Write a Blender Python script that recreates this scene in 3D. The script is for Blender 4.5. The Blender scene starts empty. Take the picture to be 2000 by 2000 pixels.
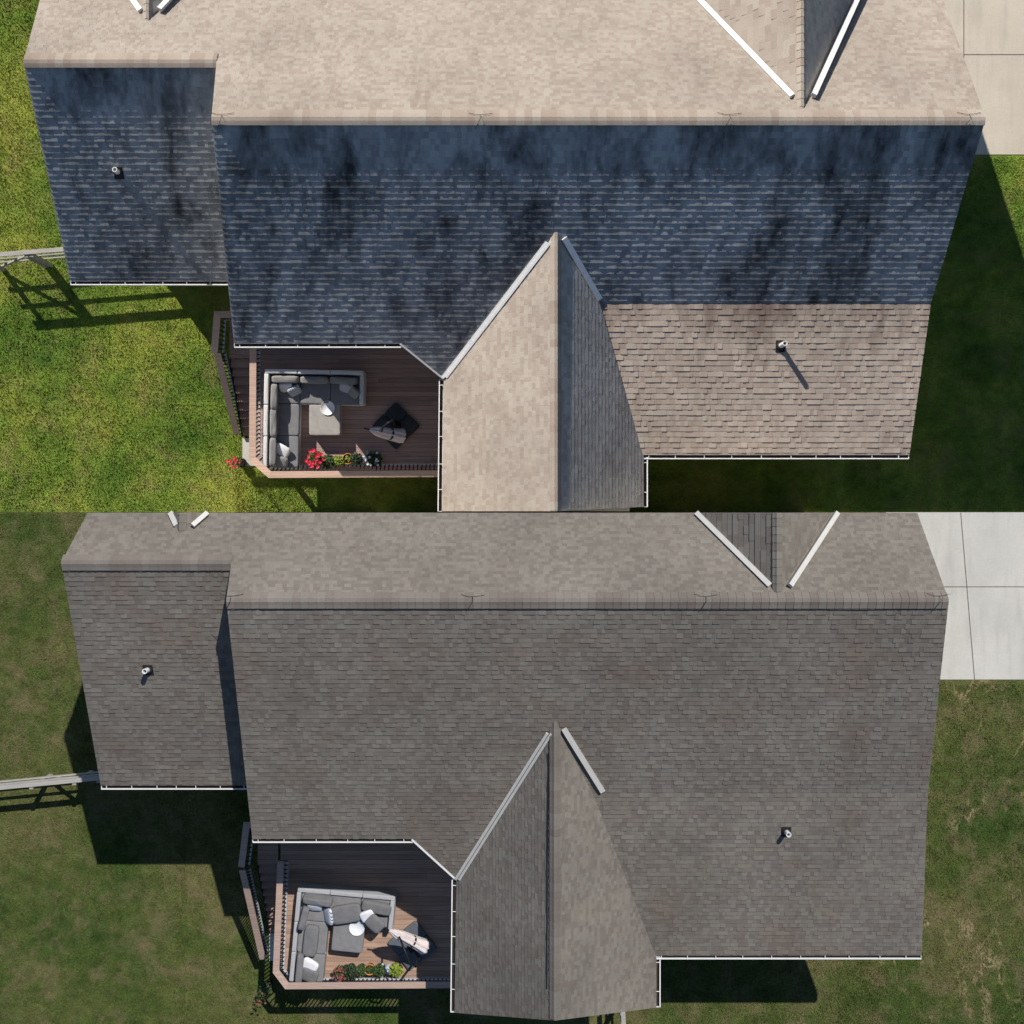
import bpy, math, random
import numpy as np
from mathutils import Vector, Matrix
V = Vector
scene = bpy.context.scene
# ------------------------------------------------------------------ camera, sky, suns
F = 2050.0          # focal length in 1/2000 of the frame
H = 34.2            # drone height over the lawns
cam_d = bpy.data.cameras.new('camera'); cam = bpy.data.objects.new('camera', cam_d)
scene.collection.objects.link(cam)
cam.location = (0, 0, H); cam.rotation_euler = (0, 0, 0)
cam_d.sensor_width = 36; cam_d.lens = 36 * F / 2000; cam_d.clip_start = .1; cam_d.clip_end = 5000
scene.camera = cam
scene.render.resolution_x = scene.render.resolution_y = 1024

UP = bpy.data.collections.new('morning_lot'); LOW = bpy.data.collections.new('noon_lot')
scene.collection.children.link(UP); scene.collection.children.link(LOW)

KA = (1.0, 1.35)     # shadow run per metre of height, morning lot (to the right, towards the viewer)
KB = (-.42, .76)     # noon lot
def sun(name, k, energy, col, coll):
    d = bpy.data.lights.new(name, 'SUN'); d.energy = energy; d.color = col; d.angle = math.radians(.53)
    o = bpy.data.objects.new(name, d); scene.collection.objects.link(o)
    o.rotation_euler = V((k[0], -k[1], -1)).to_track_quat('-Z', 'Y').to_euler()
    o.location = (0, 0, 60)
    o.light_linking.receiver_collection = coll
    return o
# the photograph is two exposures of one house taken at two times of day: each lot has the sun of its own hour
sun('morning_sun', KA, 5.0, (1, .935, .84), UP)
sun('noon_sun', KB, 3.5, (1, .965, .91), LOW)
w = bpy.data.worlds.new('World'); scene.world = w; w.use_nodes = True
nt = w.node_tree; bg = nt.nodes['Background']
sky = nt.nodes.new('ShaderNodeTexSky'); sky.sky_type = 'NISHITA'; sky.sun_disc = False
sky.sun_elevation = math.atan(1 / math.hypot(*KA)); sky.sun_rotation = math.atan2(-KA[0], KA[1])
nt.links.new(sky.outputs[0], bg.inputs[0]); bg.inputs[1].default_value = .066; sky.ozone_density = 4.0; sky.air_density = 1.0; sky.dust_density = .3
scene.view_settings.view_transform = 'Standard'; scene.view_settings.look = 'None'
scene.view_settings.exposure = .3; scene.view_settings.gamma = 1
scene.render.engine = 'CYCLES'

# ------------------------------------------------------------------ helpers
def P(px, py, z):
    return V(((px - 1000) * (H - z) / F, (1000 - py) * (H - z) / F, z))
class Pl:
    def __init__(s, a, b, c):
        s.o = V(a); n = (V(b) - V(a)).cross(V(c) - V(a)).normalized()
        s.n = n if n.z > 0 else -n
        vv = V((0, 0, 1)) - s.n * s.n.z
        if vv.length < 1e-5: vv = V((0, 1, 0))
        s.v = vv.normalized(); s.u = s.v.cross(s.n).normalized()
    def hit(s, px, py):
        C = V((0, 0, H)); d = V(((px - 1000) / F, (1000 - py) / F, -1))
        return C + d * ((s.o - C).dot(s.n) / d.dot(s.n))
    def z(s, x, y):
        return s.o.z - (s.n.x * (x - s.o.x) + s.n.y * (y - s.o.y)) / s.n.z
    def to2(s, p): q = p - s.o; return (q.dot(s.u), q.dot(s.v))
    def at(s, u, v, h=0): return s.o + s.u * u + s.v * v + s.n * h
def slope_plane(py, z, tan):          # holds the horizontal line seen at row py at height z; falls by tan per metre towards -Y (tan>0) or +Y (tan<0)
    p = P(1000, py, z)
    return Pl(p, p + V((1, 0, 0)), p + V((0, -1, -tan)))
def area2(p): return sum(p[i - 1][0] * p[i][1] - p[i][0] * p[i - 1][1] for i in range(len(p)))
def clip(sub, con):
    out = sub
    for i in range(len(con)):
        a, b = con[i - 1], con[i]
        if not out: return out
        res = []
        f = lambda p: (b[0] - a[0]) * (p[1] - a[1]) - (b[1] - a[1]) * (p[0] - a[0])
        for j in range(len(out)):
            p, q = out[j - 1], out[j]; fp, fq = f(p), f(q)
            if (fp >= 0) != (fq >= 0):
                t = fp / (fp - fq); res.append((p[0] + (q[0] - p[0]) * t, p[1] + (q[1] - p[1]) * t))
            if fq >= 0: res.append(q)
        out = res
    return out
def wl(o):
    p = V((0, 0, 0))
    while o: p = p + o.location; o = o.parent
    return p
COL = UP
class MB:
    def __init__(s): s.v = []; s.f = []; s.t = []
    def add(s, vs, fs, t=.5):
        k = len(s.v); s.v += [tuple(x) for x in vs]
        for f in fs: s.f.append(tuple(i + k for i in f)); s.t.append(t)
    def box(s, c, d, rz=0, t=.5):
        R = Matrix.Rotation(rz, 3, 'Z')
        vs = [V(c) + R @ V((x * d[0] / 2, y * d[1] / 2, zz * d[2] / 2)) for x in (-1, 1) for y in (-1, 1) for zz in (-1, 1)]
        s.add(vs, [(0, 1, 3, 2), (4, 6, 7, 5), (0, 4, 5, 1), (2, 3, 7, 6), (0, 2, 6, 4), (1, 5, 7, 3)], t)
    def bar(s, a, b, wd, h, t=.5, up=(0, 0, 1)):
        a, b = V(a), V(b); d = (b - a)
        if d.length < 1e-6: return
        d.normalize(); r = d.cross(V(up))
        if r.length < 1e-4: r = d.cross(V((1, 0, 0)))
        r.normalize(); q = r.cross(d)
        vs = [p + r * (x * wd / 2) + q * (y * h / 2) for p in (a, b) for x in (-1, 1) for y in (-1, 1)]
        s.add(vs, [(0, 2, 3, 1), (4, 5, 7, 6), (0, 1, 5, 4), (2, 6, 7, 3), (0, 4, 6, 2), (1, 3, 7, 5)], t)
    def prism(s, poly, dz, t=.5):     # poly: 3-D points (top), extruded down by dz
        n = len(poly); vs = list(poly) + [V(p) - V((0, 0, dz)) for p in poly]
        s.add(vs, [tuple(range(n)), tuple(range(2 * n - 1, n - 1, -1))] + [(i, i + n, (i + 1) % n + n, (i + 1) % n) for i in range(n)], t)
    def sweep(s, prof, d, t=.5):      # closed profile moved by vector d
        n = len(prof); vs = list(prof) + [V(p) + V(d) for p in prof]
        s.add(vs, [tuple(range(n)), tuple(range(2 * n - 1, n - 1, -1))] + [(i, i + n, (i + 1) % n + n, (i + 1) % n) for i in range(n)], t)
    def tube(s, pts, rad, n=8, t=.5, cap=True):
        pts = [V(p) for p in pts]; rads = rad if isinstance(rad, (list, tuple)) else [rad] * len(pts)
        vs = []; ref = None
        for i, p in enumerate(pts):
            d = (pts[min(i + 1, len(pts) - 1)] - pts[max(i - 1, 0)]).normalized()
            r = d.cross(V((0, 0, 1)) if ref is None else ref.cross(d)) if ref is not None else d.cross(V((0, 0, 1)))
            if r.length < 1e-3: r = d.cross(V((1, 0, 0)))
            r.normalize(); q = d.cross(r)
            if ref is None: ref = r
            for j in range(n):
                a = 2 * math.pi * j / n; vs.append(p + (r * math.cos(a) + q * math.sin(a)) * rads[i])
            ref = r
        fs = [(i * n + j, i * n + (j + 1) % n, (i + 1) * n + (j + 1) % n, (i + 1) * n + j) for i in range(len(pts) - 1) for j in range(n)]
        if cap: fs += [tuple(range(n - 1, -1, -1)), tuple((len(pts) - 1) * n + j for j in range(n))]
        s.add(vs, fs, t)
    def lathe(s, c, prof, n=20, t=.5):
        vs = [V(c) + V((r * math.cos(2 * math.pi * j / n), r * math.sin(2 * math.pi * j / n), z)) for r, z in prof for j in range(n)]
        m = len(prof)
        s.add(vs, [(i * n + j, i * n + (j + 1) % n, (i + 1) * n + (j + 1) % n, (i + 1) * n + j) for i in range(m - 1) for j in range(n)]
              + [tuple(range(n - 1, -1, -1)), tuple((m - 1) * n + j for j in range(n))], t)
    def sq(s, c, d, R=None, e1=.35, e2=.3, n=24, m=12, wob=0, rng=None, t=.5):   # soft box (superquadric)
        R = R or Matrix.Identity(3); vs = []
        pw = lambda x, e: math.copysign(abs(x) ** e, x)
        ph = [rng.uniform(0, 6.3) for _ in range(3)] if rng else (0, 0, 0)
        for i in range(m + 1):
            la = -math.pi / 2 + math.pi * i / m
            for j in range(n):
                lo = 2 * math.pi * j / n
                x = pw(math.cos(la), e1) * pw(math.cos(lo), e2); y = pw(math.cos(la), e1) * pw(math.sin(lo), e2); z = pw(math.sin(la), e1)
                k = 1 + wob * (math.sin(3 * x + ph[0]) * math.sin(2.6 * y + ph[1]) + .5 * math.sin(5 * x + 4 * y + ph[2]))
                vs.append(V(c) + R @ V((x * d[0] / 2, y * d[1] / 2, z * d[2] / 2 * k)))
        s.add(vs, [(i * n + j, i * n + (j + 1) % n, (i + 1) * n + (j + 1) % n, (i + 1) * n + j) for i in range(m) for j in range(n)], t)
    def build(s, name, mat, parent=None, smooth=False, **tags):
        off = wl(parent)
        me = bpy.data.meshes.new(name)
        me.from_pydata([(x - off.x, y - off.y, z - off.z) for x, y, z in s.v], [], s.f)
        at = me.attributes.new('tint', 'FLOAT', 'FACE'); at.data.foreach_set('value', s.t)
        if smooth: me.polygons.foreach_set('use_smooth', [True] * len(me.polygons))
        me.materials.append(mat); me.update()
        o = bpy.data.objects.new(name, me); COL.objects.link(o); o.parent = parent
        for k, x in tags.items(): o[k] = x
        return o
def thing(name, loc, label, cat, group=None):
    o = bpy.data.objects.new(name, None); COL.objects.link(o); o.location = loc; o.empty_display_size = .2
    o['label'] = label; o['category'] = cat
    if group: o['group'] = group
    return o
def courses(mb, pl, polys, e, wr, seed, thick=(.006, .014), lap=.02, gap=0, taper=True, tr=(0, 1)):
    """lay rows of shingles / boards over convex polygons of one plane"""
    for poly in polys:
        p2 = [pl.to2(p) for p in poly]
        if area2(p2) < 0: p2 = p2[::-1]
        u0, u1 = min(p[0] for p in p2), max(p[0] for p in p2); v0, v1 = min(p[1] for p in p2), max(p[1] for p in p2)
        for k in range(math.floor(v0 / e) - 1, math.ceil(v1 / e) + 1):
            rng = random.Random(seed * 7919 + k); a = k * e; u = -26.0 - rng.random() * wr[1]; run = 0
            while u < u1:
                wd = rng.uniform(*wr); th = rng.choice(thick); tt = rng.uniform(*tr)
                if u + wd > u0:
                    q = clip([(u, a), (u + wd, a), (u + wd, a + e + lap - gap), (u, a + e + lap - gap)], p2)
                    if len(q) > 2 and abs(area2(q)) > 1e-5:
                        hh = lambda vv: th * (1 - (vv - a) / (e * 1.25)) if taper else th
                        n = len(q)
                        mb.add([pl.at(x, y, hh(y)) for x, y in q] + [pl.at(x, y, -.012) for x, y in q],
                               [tuple(range(n))] + [(i, i + n, (i + 1) % n + n, (i + 1) % n) for i in range(n)], tt)
                u += wd
def slab(mb, pl, polys, d=.2, top=-.014):
    for poly in polys:
        p = [q + V((0, 0, top)) for q in poly]
        if area2([(q.x, q.y) for q in p]) < 0: p = p[::-1]
        mb.prism(p, d)
def ridge(mb, a, b, A, B, wd=.25, seg=.2, seed=1, puff=.055, asym=1.0):
    rng = random.Random(seed); L = (b - a).length; d = (b - a) / L; x = 0
    sa, sb = [pl_.v * -1 for pl_ in (A, B)]
    while x < L - .02:
        y = min(L, x + seg); tt = rng.random(); vs = []
        for tpos, lift in ((x, .018), (min(L, y + .03), .006)):
            p = a + d * tpos
            vs += [p + sa * wd * asym + A.n * (puff + lift), p + sa * wd * asym * .58 + A.n * (puff * .66 + lift), p + sa * wd * .16 + A.n * (.018 + lift),
                   p + sb * wd * .16 + B.n * (.018 + lift), p + sb * wd * (2 - asym) * .58 + B.n * (puff * .5 + lift), p + sb * wd * (2 - asym) + B.n * (puff * .4 + lift)]
        fs = [(i, i + 1, i + 7, i + 6) for i in range(5)]
        k = len(vs); vs += [v - V((0, 0, .02)) for v in vs[:12]]
        fs += [(k + i, k + i + 1, i + 1, i) for i in range(5)] + [(6 + i, 7 + i, k + 7 + i, k + 6 + i) for i in range(5)] + [(0, 6, k + 6, k), (5, k + 5, k + 11, 11)]
        mb.add(vs, fs, tt); x = y
def gutter(mb, a, b, out, tick=.75, seed=0, ends=True):
    a, b, out = V(a), V(b), V(out).normalized(); rng = random.Random(seed)
    dn = V((0, 0, -1)); L = (b - a).length; d = (b - a) / L
    mb.bar(a + out * .055 + dn * .13, b + out * .055 + dn * .13, .10, .012)
    mb.bar(a + out * .107 + dn * .075, b + out * .107 + dn * .075, .014, .13)
    mb.bar(a + out * .108 + dn * .012, b + out * .108 + dn * .012, .03, .02)
    mb.bar(a + out * .005 + dn * .10, b + out * .005 + dn * .10, .012, .07)
    if ends:
        for p in (a, b): mb.bar(p + out * .0 + dn * .07, p + out * .11 + dn * .07, .012, .12)
    x = .15
    while x < L - .1:
        p = a + d * x
        mb.bar(p + out * .0 + dn * -.004, p + out * .105 + dn * .008, .018, .01); x += tick * rng.uniform(.85, 1.15)

# ------------------------------------------------------------------ materials
def mat(name, rough=.8, spec=.3):
    m = bpy.data.materials.new(name); m.use_nodes = True
    b = m.node_tree.nodes['Principled BSDF']; b.inputs['Roughness'].default_value = rough
    b.inputs['Specular IOR Level'].default_value = spec
    return m, m.node_tree, b
class N:
    def __init__(s, nt): s.nt = nt
    def n(s, ty, **kw):
        x = s.nt.nodes.new(ty)
        for k, v in kw.items(): setattr(x, k, v)
        return x
    def l(s, a, b): s.nt.links.new(a, b)
    def coord(s, scale=(1, 1, 1), rot=0):
        c = s.n('ShaderNodeTexCoord'); m = s.n('ShaderNodeMapping'); m.inputs['Scale'].default_value = scale
        m.inputs['Rotation'].default_value = (0, 0, rot)
        s.l(c.outputs['Object'], m.inputs[0]); return m.outputs[0]
    def noise(s, scale, det=4, rough=.55, vec=None, dist=0):
        x = s.n('ShaderNodeTexNoise'); x.inputs['Scale'].default_value = scale; x.inputs['Detail'].default_value = det
        x.inputs['Roughness'].default_value = rough; x.inputs['Distortion'].default_value = dist
        s.l(vec if vec is not None else s.coord(), x.inputs['Vector']); return x.outputs['Fac']
    def ramp(s, fac, stops):
        r = s.n('ShaderNodeValToRGB'); e = r.color_ramp.elements
        while len(e) < len(stops): e.new(.5)
        for i, (p, c) in enumerate(stops):
            e[i].position = p; e[i].color = (c, c, c, 1) if isinstance(c, (int, float)) else (*c, 1)
        s.l(fac, r.inputs[0]); return r.outputs[0]
    def mix(s, fac, a, b, mode='MIX'):
        m = s.n('ShaderNodeMix', data_type='RGBA', blend_type=mode)
        for sock, v in ((m.inputs[0], fac), (m.inputs[6], a), (m.inputs[7], b)):
            if isinstance(v, (int, float)): sock.default_value = v
            elif isinstance(v, tuple): sock.default_value = (*v, 1)
            else: s.l(v, sock)
        return m.outputs[2]
    def math(s, op, a, b=0.0):
        m = s.n('ShaderNodeMath', operation=op)
        for sock, v in ((m.inputs[0], a), (m.inputs[1], b)):
            if isinstance(v, (int, float)): sock.default_value = v
            else: s.l(v, sock)
        return m.outputs[0]
    def bump(s, bsdf, h, strength=.3, dist=.01):
        b = s.n('ShaderNodeBump'); b.inputs['Strength'].default_value = strength; b.inputs['Distance'].default_value = dist
        s.l(h, b.inputs['Height']); s.l(b.outputs[0], bsdf.inputs['Normal'])
    def tint(s):
        a = s.n('ShaderNodeAttribute', attribute_name='tint'); return a.outputs['Fac']
def plain(name, c, rough=.7, var=.12, scale=6, spec=.3, bump=0):
    m, nt, b = mat(name, rough, spec); g = N(nt)
    f = g.noise(scale, 5)
    col = g.mix(1.0, tuple(c), g.ramp(f, [(.3, 1 - var), (.7, 1 + var)]), 'MULTIPLY')
    g.l(col, b.inputs['Base Color'])
    if bump: g.bump(b, g.noise(scale * 12, 3), bump, .01)
    return m
def shingle_mat(name, stops, stain=0, stainc=(.02, .021, .024), seed=0, streak=(1.1, .3, .3), lo=.46, hi=.62, brown=0, run=None):
    m, nt, b = mat(name, .9, .12); g = N(nt)
    col = g.ramp(g.tint(), stops)
    big = g.ramp(g.noise(.35, 5, .6), [(.3, .84), (.7, 1.14)])
    col = g.mix(1.0, col, big, 'MULTIPLY')
    fine = g.ramp(g.noise(60, 3, .7), [(.25, .72), (.75, 1.26)])
    col = g.mix(1.0, col, fine, 'MULTIPLY')
    if brown:
        bf = g.ramp(g.noise(.5, 4, .6), [(.5, 0), (.68, brown)])
        col = g.mix(bf, col, (.17, .115, .085))
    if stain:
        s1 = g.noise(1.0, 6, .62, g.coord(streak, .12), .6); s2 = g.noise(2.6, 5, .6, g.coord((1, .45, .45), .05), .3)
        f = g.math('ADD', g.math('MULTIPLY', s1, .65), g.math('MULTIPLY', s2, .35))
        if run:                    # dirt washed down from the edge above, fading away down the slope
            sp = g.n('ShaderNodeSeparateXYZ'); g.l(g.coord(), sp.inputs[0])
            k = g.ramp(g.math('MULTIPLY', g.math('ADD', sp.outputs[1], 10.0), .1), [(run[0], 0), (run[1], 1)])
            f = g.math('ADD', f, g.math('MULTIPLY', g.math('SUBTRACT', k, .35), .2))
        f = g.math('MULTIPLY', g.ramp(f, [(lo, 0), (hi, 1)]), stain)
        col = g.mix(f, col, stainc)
    g.l(col, b.inputs['Base Color'])
    g.bump(b, g.noise(90, 2), .35, .004)
    return m
BEIGE = [(0, (.315, .262, .222)), (.3, (.35, .298, .254)), (.55, (.37, .322, .276)), (.85, (.388, .343, .293)), (.93, (.325, .27, .23)), (1, (.335, .282, .24))]
GREY = [(0, (.165, .143, .125)), (.3, (.185, .163, .140)), (.6, (.205, .184, .158)), (.85, (.22, .199, .171)), (1, (.168, .141, .12))]
M = {}
M['shingle_sun'] = shingle_mat('sunlit_beige_shingles', BEIGE, .5, (.16, .12, .09), lo=.54, hi=.74)
M['shingle_stained'] = shingle_mat('algae_streaked_shingles', [(0, (.30, .298, .295)), (.5, (.38, .384, .38)), (1, (.44, .437, .43))], .9, (.019, .0185, .019), streak=(.7, .24, .24), lo=.445, hi=.635)  # neutral, lightened base so blue shade shows on this slope; streaks are algae
M['shingle_low'] = shingle_mat('low_pitch_shingles', [(p, (c[0] * 1.26, c[1] * 1.21, c[2] * 1.17)) for p, c in BEIGE], .8, (.11, .075, .06), lo=.50, hi=.72, streak=(.9, .25, .25), run=(.68, .88))
M['cap_sun'] = shingle_mat('beige_ridge_shingles', [(0, (.325, .262, .215)), (.5, (.37, .31, .258)), (1, (.40, .35, .295))])
M['shingle_grey'] = shingle_mat('clean_grey_shingles', GREY, 0, brown=.3)
M['shingle_grey_front'] = shingle_mat('clean_grey_front_shingles', [(p, tuple(x * 1.0 for x in c)) for p, c in GREY], 0)
M['cap_grey'] = shingle_mat('grey_ridge_shingles', [(0, (.172, .146, .127)), (.5, (.192, .166, .145)), (1, (.212, .19, .165))])
M['white'] = plain('white_painted_metal', (.78, .78, .77), .45, .05)
M['flashing'] = plain('dull_beige_flashing', (.56, .54, .505), .5, .06)
M['siding'] = plain('pale_siding', (.42, .39, .34), .7, .06)
M['black'] = plain('black_metal', (.012, .012, .014), .5, .2)
M['boot'] = plain('dark_rubber', (.02, .02, .022), .7, .2)
def boards(name, c, rough=.75):
    m, nt, b = mat(name, rough, .25); g = N(nt)
    col = g.mix(1.0, tuple(c), g.ramp(g.tint(), [(0, .8), (1, 1.15)]), 'MULTIPLY')
    col = g.mix(1.0, col, g.ramp(g.noise(3, 6, .6, g.coord((.6, 14, 14))), [(.3, .78), (.7, 1.2)]), 'MULTIPLY')
    g.l(col, b.inputs['Base Color']); g.bump(b, g.noise(9, 4, .6, g.coord((.5, 12, 12))), .2, .004)
    return m
M['deck'] = boards('brown_composite_boards', (.40, .275, .235))
M['deck_pale'] = boards('tan_composite_boards', (.40, .265, .195))
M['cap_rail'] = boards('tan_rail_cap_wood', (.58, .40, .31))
M['cap_rail_noon'] = boards('dusty_rail_cap_wood', (.47, .335, .275))  # darker copy of the rail cap wood for the noon lot
M['baluster'] = plain('white_baluster_paint', (.5, .5, .52), .5, .08)
M['iron'] = plain('dark_iron', (.02, .022, .027), .5, .2)
def fabric(name, c, v=.1):
    m, nt, b = mat(name, .95, .1); g = N(nt)
    col = g.mix(1.0, tuple(c), g.ramp(g.noise(5, 5), [(.3, 1 - v), (.7, 1 + v)]), 'MULTIPLY')
    col = g.mix(1.0, col, g.ramp(g.noise(160, 2), [(.3, .86), (.7, 1.14)]), 'MULTIPLY')
    g.l(col, b.inputs['Base Color']); g.bump(b, g.noise(14, 4), .25, .02); return m
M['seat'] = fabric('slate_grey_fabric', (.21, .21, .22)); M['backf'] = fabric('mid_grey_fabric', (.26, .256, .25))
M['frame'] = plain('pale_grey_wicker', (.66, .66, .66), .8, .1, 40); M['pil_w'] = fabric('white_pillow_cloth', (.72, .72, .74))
M['frame_noon'] = plain('dusty_grey_wicker', (.40, .40, .415), .8, .1, 40)  # pale wicker darkened in its colour where the noon sun overlit it
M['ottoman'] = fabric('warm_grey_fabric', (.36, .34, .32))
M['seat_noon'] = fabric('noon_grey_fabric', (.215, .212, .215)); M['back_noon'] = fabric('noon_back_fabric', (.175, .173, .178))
def stripes(name, a, c, sc):
    m, nt, b = mat(name, .95, .1); g = N(nt)
    wv = g.n('ShaderNodeTexWave', wave_type='BANDS', bands_direction='DIAGONAL'); wv.inputs['Scale'].default_value = sc
    g.l(g.coord(), wv.inputs['Vector'])
    g.l(g.mix(g.ramp(wv.outputs['Fac'], [(.5, 0), (.6, 1)]), a, c), b.inputs['Base Color']); return m
M['pil_p'] = stripes('patterned_pillow_cloth', (.62, .64, .68), (.17, .2, .25), 7)
M['tray'] = plain('white_enamel', (.8, .81, .82), .3, .03)
M['canopy'] = fabric('off_white_canopy_cloth', (.66, .58, .57), .14)
M['basegrey'] = plain('charcoal_base_plastic', (.028, .032, .038), .55, .15); M['basenoon'] = plain('slate_base_plastic', (.11, .12, .135), .6, .15)  # noon base is the charcoal plastic lightened to look more sunlit
M['fence'] = boards('weathered_grey_rail_wood', (.38, .36, .33))
M['terracotta'] = plain('orange_terracotta', (.55, .24, .06), .8, .15); M['pot'] = plain('dark_plant_pot', (.05, .045, .045), .6, .2)
M['soil'] = plain('dark_soil', (.03, .02, .015), .95, .3, 30)
def leafm(name, a, c):
    m, nt, b = mat(name, .6, .3); g = N(nt)
    g.l(g.ramp(g.tint(), [(0, a), (1, c)]), b.inputs['Base Color']); return m
M['leaf_lime'] = leafm('lime_leaves', (.10, .16, .015), (.30, .36, .04)); M['leaf'] = leafm('green_leaves', (.02, .045, .012), (.08, .13, .03))
M['leaf_dark'] = leafm('dark_leaves', (.012, .025, .012), (.05, .075, .03)); M['petal'] = leafm('red_petals', (.5, .008, .03), (.75, .03, .08))
M['petal_dim'] = leafm('dusky_petals', (.20, .05, .05), (.30, .10, .07)); M['can'] = plain('pale_blue_metal', (.45, .52, .6), .35, .1)
M['concrete'] = None
def concrete(name, c, joint):
    m, nt, b = mat(name, .85, .2); g = N(nt)
    col = g.mix(1.0, tuple(c), g.ramp(g.noise(.5, 6, .6), [(.3, .9), (.7, 1.07)]), 'MULTIPLY')
    col = g.mix(1.0, col, g.ramp(g.noise(25, 4, .6), [(.3, .94), (.7, 1.05)]), 'MULTIPLY')
    st = g.ramp(g.noise(1, 5, .6, g.coord((2.2, .35, 1))), [(.5, 0), (.75, .42)])
    col = g.mix(st, col, tuple(x * .6 for x in c))
    g.l(col, b.inputs['Base Color']); g.bump(b, g.noise(60, 3), .2, .005); return m
M['conc_warm'] = concrete('warm_driveway_concrete', (.60, .535, .44), 0); M['conc_cool'] = concrete('cool_driveway_concrete', (.55, .53, .485), 0)
M['joint'] = plain('driveway_joint_sealant', (.16, .145, .13), .9, .2)
def lawn(name, a, bb, c, dry, dryamt, trails):
    m, nt, b = mat(name, .95, .05); g = N(nt)
    f = g.noise(.26, 7, .64); col = g.ramp(f, [(.36, a), (.5, bb), (.63, c)])
    f2 = g.ramp(g.noise(2.2, 6, .7), [(.3, .68), (.7, 1.30)]); col = g.mix(1.0, col, f2, 'MULTIPLY')
    f3 = g.ramp(g.noise(14, 4, .7), [(.3, .68), (.72, 1.3)]); col = g.mix(1.0, col, f3, 'MULTIPLY')
    if trails:
        sx = g.n('ShaderNodeSeparateXYZ'); g.l(g.coord(), sx.inputs[0]); rightside = g.ramp(g.math('MULTIPLY', g.math('ADD', sx.outputs[0], 20.0), .025), [(.72, .16), (.77, 1)])
    d = g.ramp(g.noise(.9, 7, .7, None, .4), [(.49, 0), (.68, dryamt)]); col = g.mix(d, col, dry)
    if trails:
        r = g.noise(.5, 6, .66, g.coord((1.5, .7, 1)), .3)
        r = g.math('ABSOLUTE', g.math('SUBTRACT', r, .5))
        tr = g.math('MULTIPLY', g.ramp(r, [(.006, 1), (.028, 0)]), g.math('MULTIPLY', rightside, g.ramp(g.noise(.5, 6, .75), [(.5, 0), (.62, trails * .75)])))
        col = g.mix(tr, col, tuple(x * 1.9 for x in dry))
    g.l(col, b.inputs['Base Color'])
    return m, g, b
def lawn2(name, *a):
    m, g, b = lawn(name, *a); g.bump(b, g.noise(22, 4, .7), .9, .06); return m
LA = ((.085, .165, .027), (.19, .27, .042), (.305, .335, .06), (.34, .27, .11), .45, 0)
LB = ((.05, .088, .02), (.092, .116, .033), (.136, .135, .05), (.235, .175, .105), .6, .9)
M['lawn_warm'] = lawn2('yellow_green_turf', *LA); M['lawn_cool'] = lawn2('olive_turf', *LB)
M['grass_warm'] = lawn('yellow_green_grass', *LA)[0]; M['grass_cool'] = lawn('olive_grass', *LB)[0]

# ------------------------------------------------------------------ ground
def ground(name, y0, y1, m):
    mb = MB(); mb.add([(-400, y0, 0), (400, y0, 0), (400, y1, 0), (-400, y1, 0)], [(0, 1, 2, 3)])
    mb.build(name, m, None, kind='structure', label='lawn of ' + ('sunny yellow green turf' if y0 >= 0 else 'patchy olive turf'))
COL = UP; ground('lawn', 0, 400, M['lawn_warm'])
COL = LOW; ground('lawn', -400, 0, M['lawn_cool'])
def grass(name, m, rects, dens, seed, hgt):
    rng = np.random.default_rng(seed); pts = []
    for x0, y0, x1, y1 in rects:
        n = int(abs((x1 - x0) * (y1 - y0)) * dens); pts.append(np.stack([rng.uniform(x0, x1, n), rng.uniform(y0, y1, n)], 1))
    p = np.concatenate(pts); n = len(p)
    cl = .5 + .5 * np.sin(p[:, 0] * 5.1 + 2 * np.sin(p[:, 1] * 3.3)) * np.sin(p[:, 1] * 4.3 + 2 * np.sin(p[:, 0] * 2.7))
    a = rng.uniform(0, 6.283, n); L = hgt * rng.uniform(.5, 1.15, n) * (.6 + .7 * cl); lean = rng.uniform(.2, 1.1, n); wd = rng.uniform(.008, .018, n)
    dx, dy = np.cos(a), np.sin(a); v = np.zeros((n, 3, 3))
    v[:, 0, 0] = p[:, 0] - dy * wd; v[:, 0, 1] = p[:, 1] + dx * wd; v[:, 1, 0] = p[:, 0] + dy * wd; v[:, 1, 1] = p[:, 1] - dx * wd
    v[:, 2, 0] = p[:, 0] + dx * L * lean; v[:, 2, 1] = p[:, 1] + dy * L * lean; v[:, 2, 2] = L
    me = bpy.data.meshes.new(name); me.vertices.add(n * 3); me.vertices.foreach_set('co', v.reshape(-1))
    me.loops.add(n * 3); me.loops.foreach_set('vertex_index', np.arange(n * 3, dtype=np.int32))
    me.polygons.add(n); me.polygons.foreach_set('loop_start', np.arange(0, n * 3, 3, dtype=np.int32))
    me.update(calc_edges=True); me.materials.append(m)
    o = bpy.data.objects.new(name, me); COL.objects.link(o); o['kind'] = 'stuff'
    return o
COL = UP
grass('grass', M['grass_warm'], [(-17.2, .03, -6.6, 17), (11, .03, 17.2, 11.55), (-9, .03, -1, 3), (3.8, .03, 12, 3)], 700, 3, .055)
COL = LOW
grass('grass', M['grass_cool'], [(-17.2, -17, -10.6, -.03), (-11, -17.2, -6.6, -7), (-8, -17.2, -1, -13), (10.6, -17.2, 17.2, -5.6), (3, -17.2, 12, -12.6)], 600, 4, .05)
def driveway(m, x0, y0, x1, y1, joints):
    mb = MB(); mb.box(((x0 + x1) / 2, (y0 + y1) / 2, -.035), (x1 - x0, y1 - y0, .1))
    o = mb.build('driveway', m, None, kind='structure')
    mb = MB()
    for a, b in joints: mb.bar(V((*a, .016)), V((*b, .016)), .028, .006)
    mb.build('driveway_joint', M['joint'], o)
COL = UP
k0 = F / H
gx = lambda px: (px - 1000) / k0
gy = lambda py: (1000 - py) / k0
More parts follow.
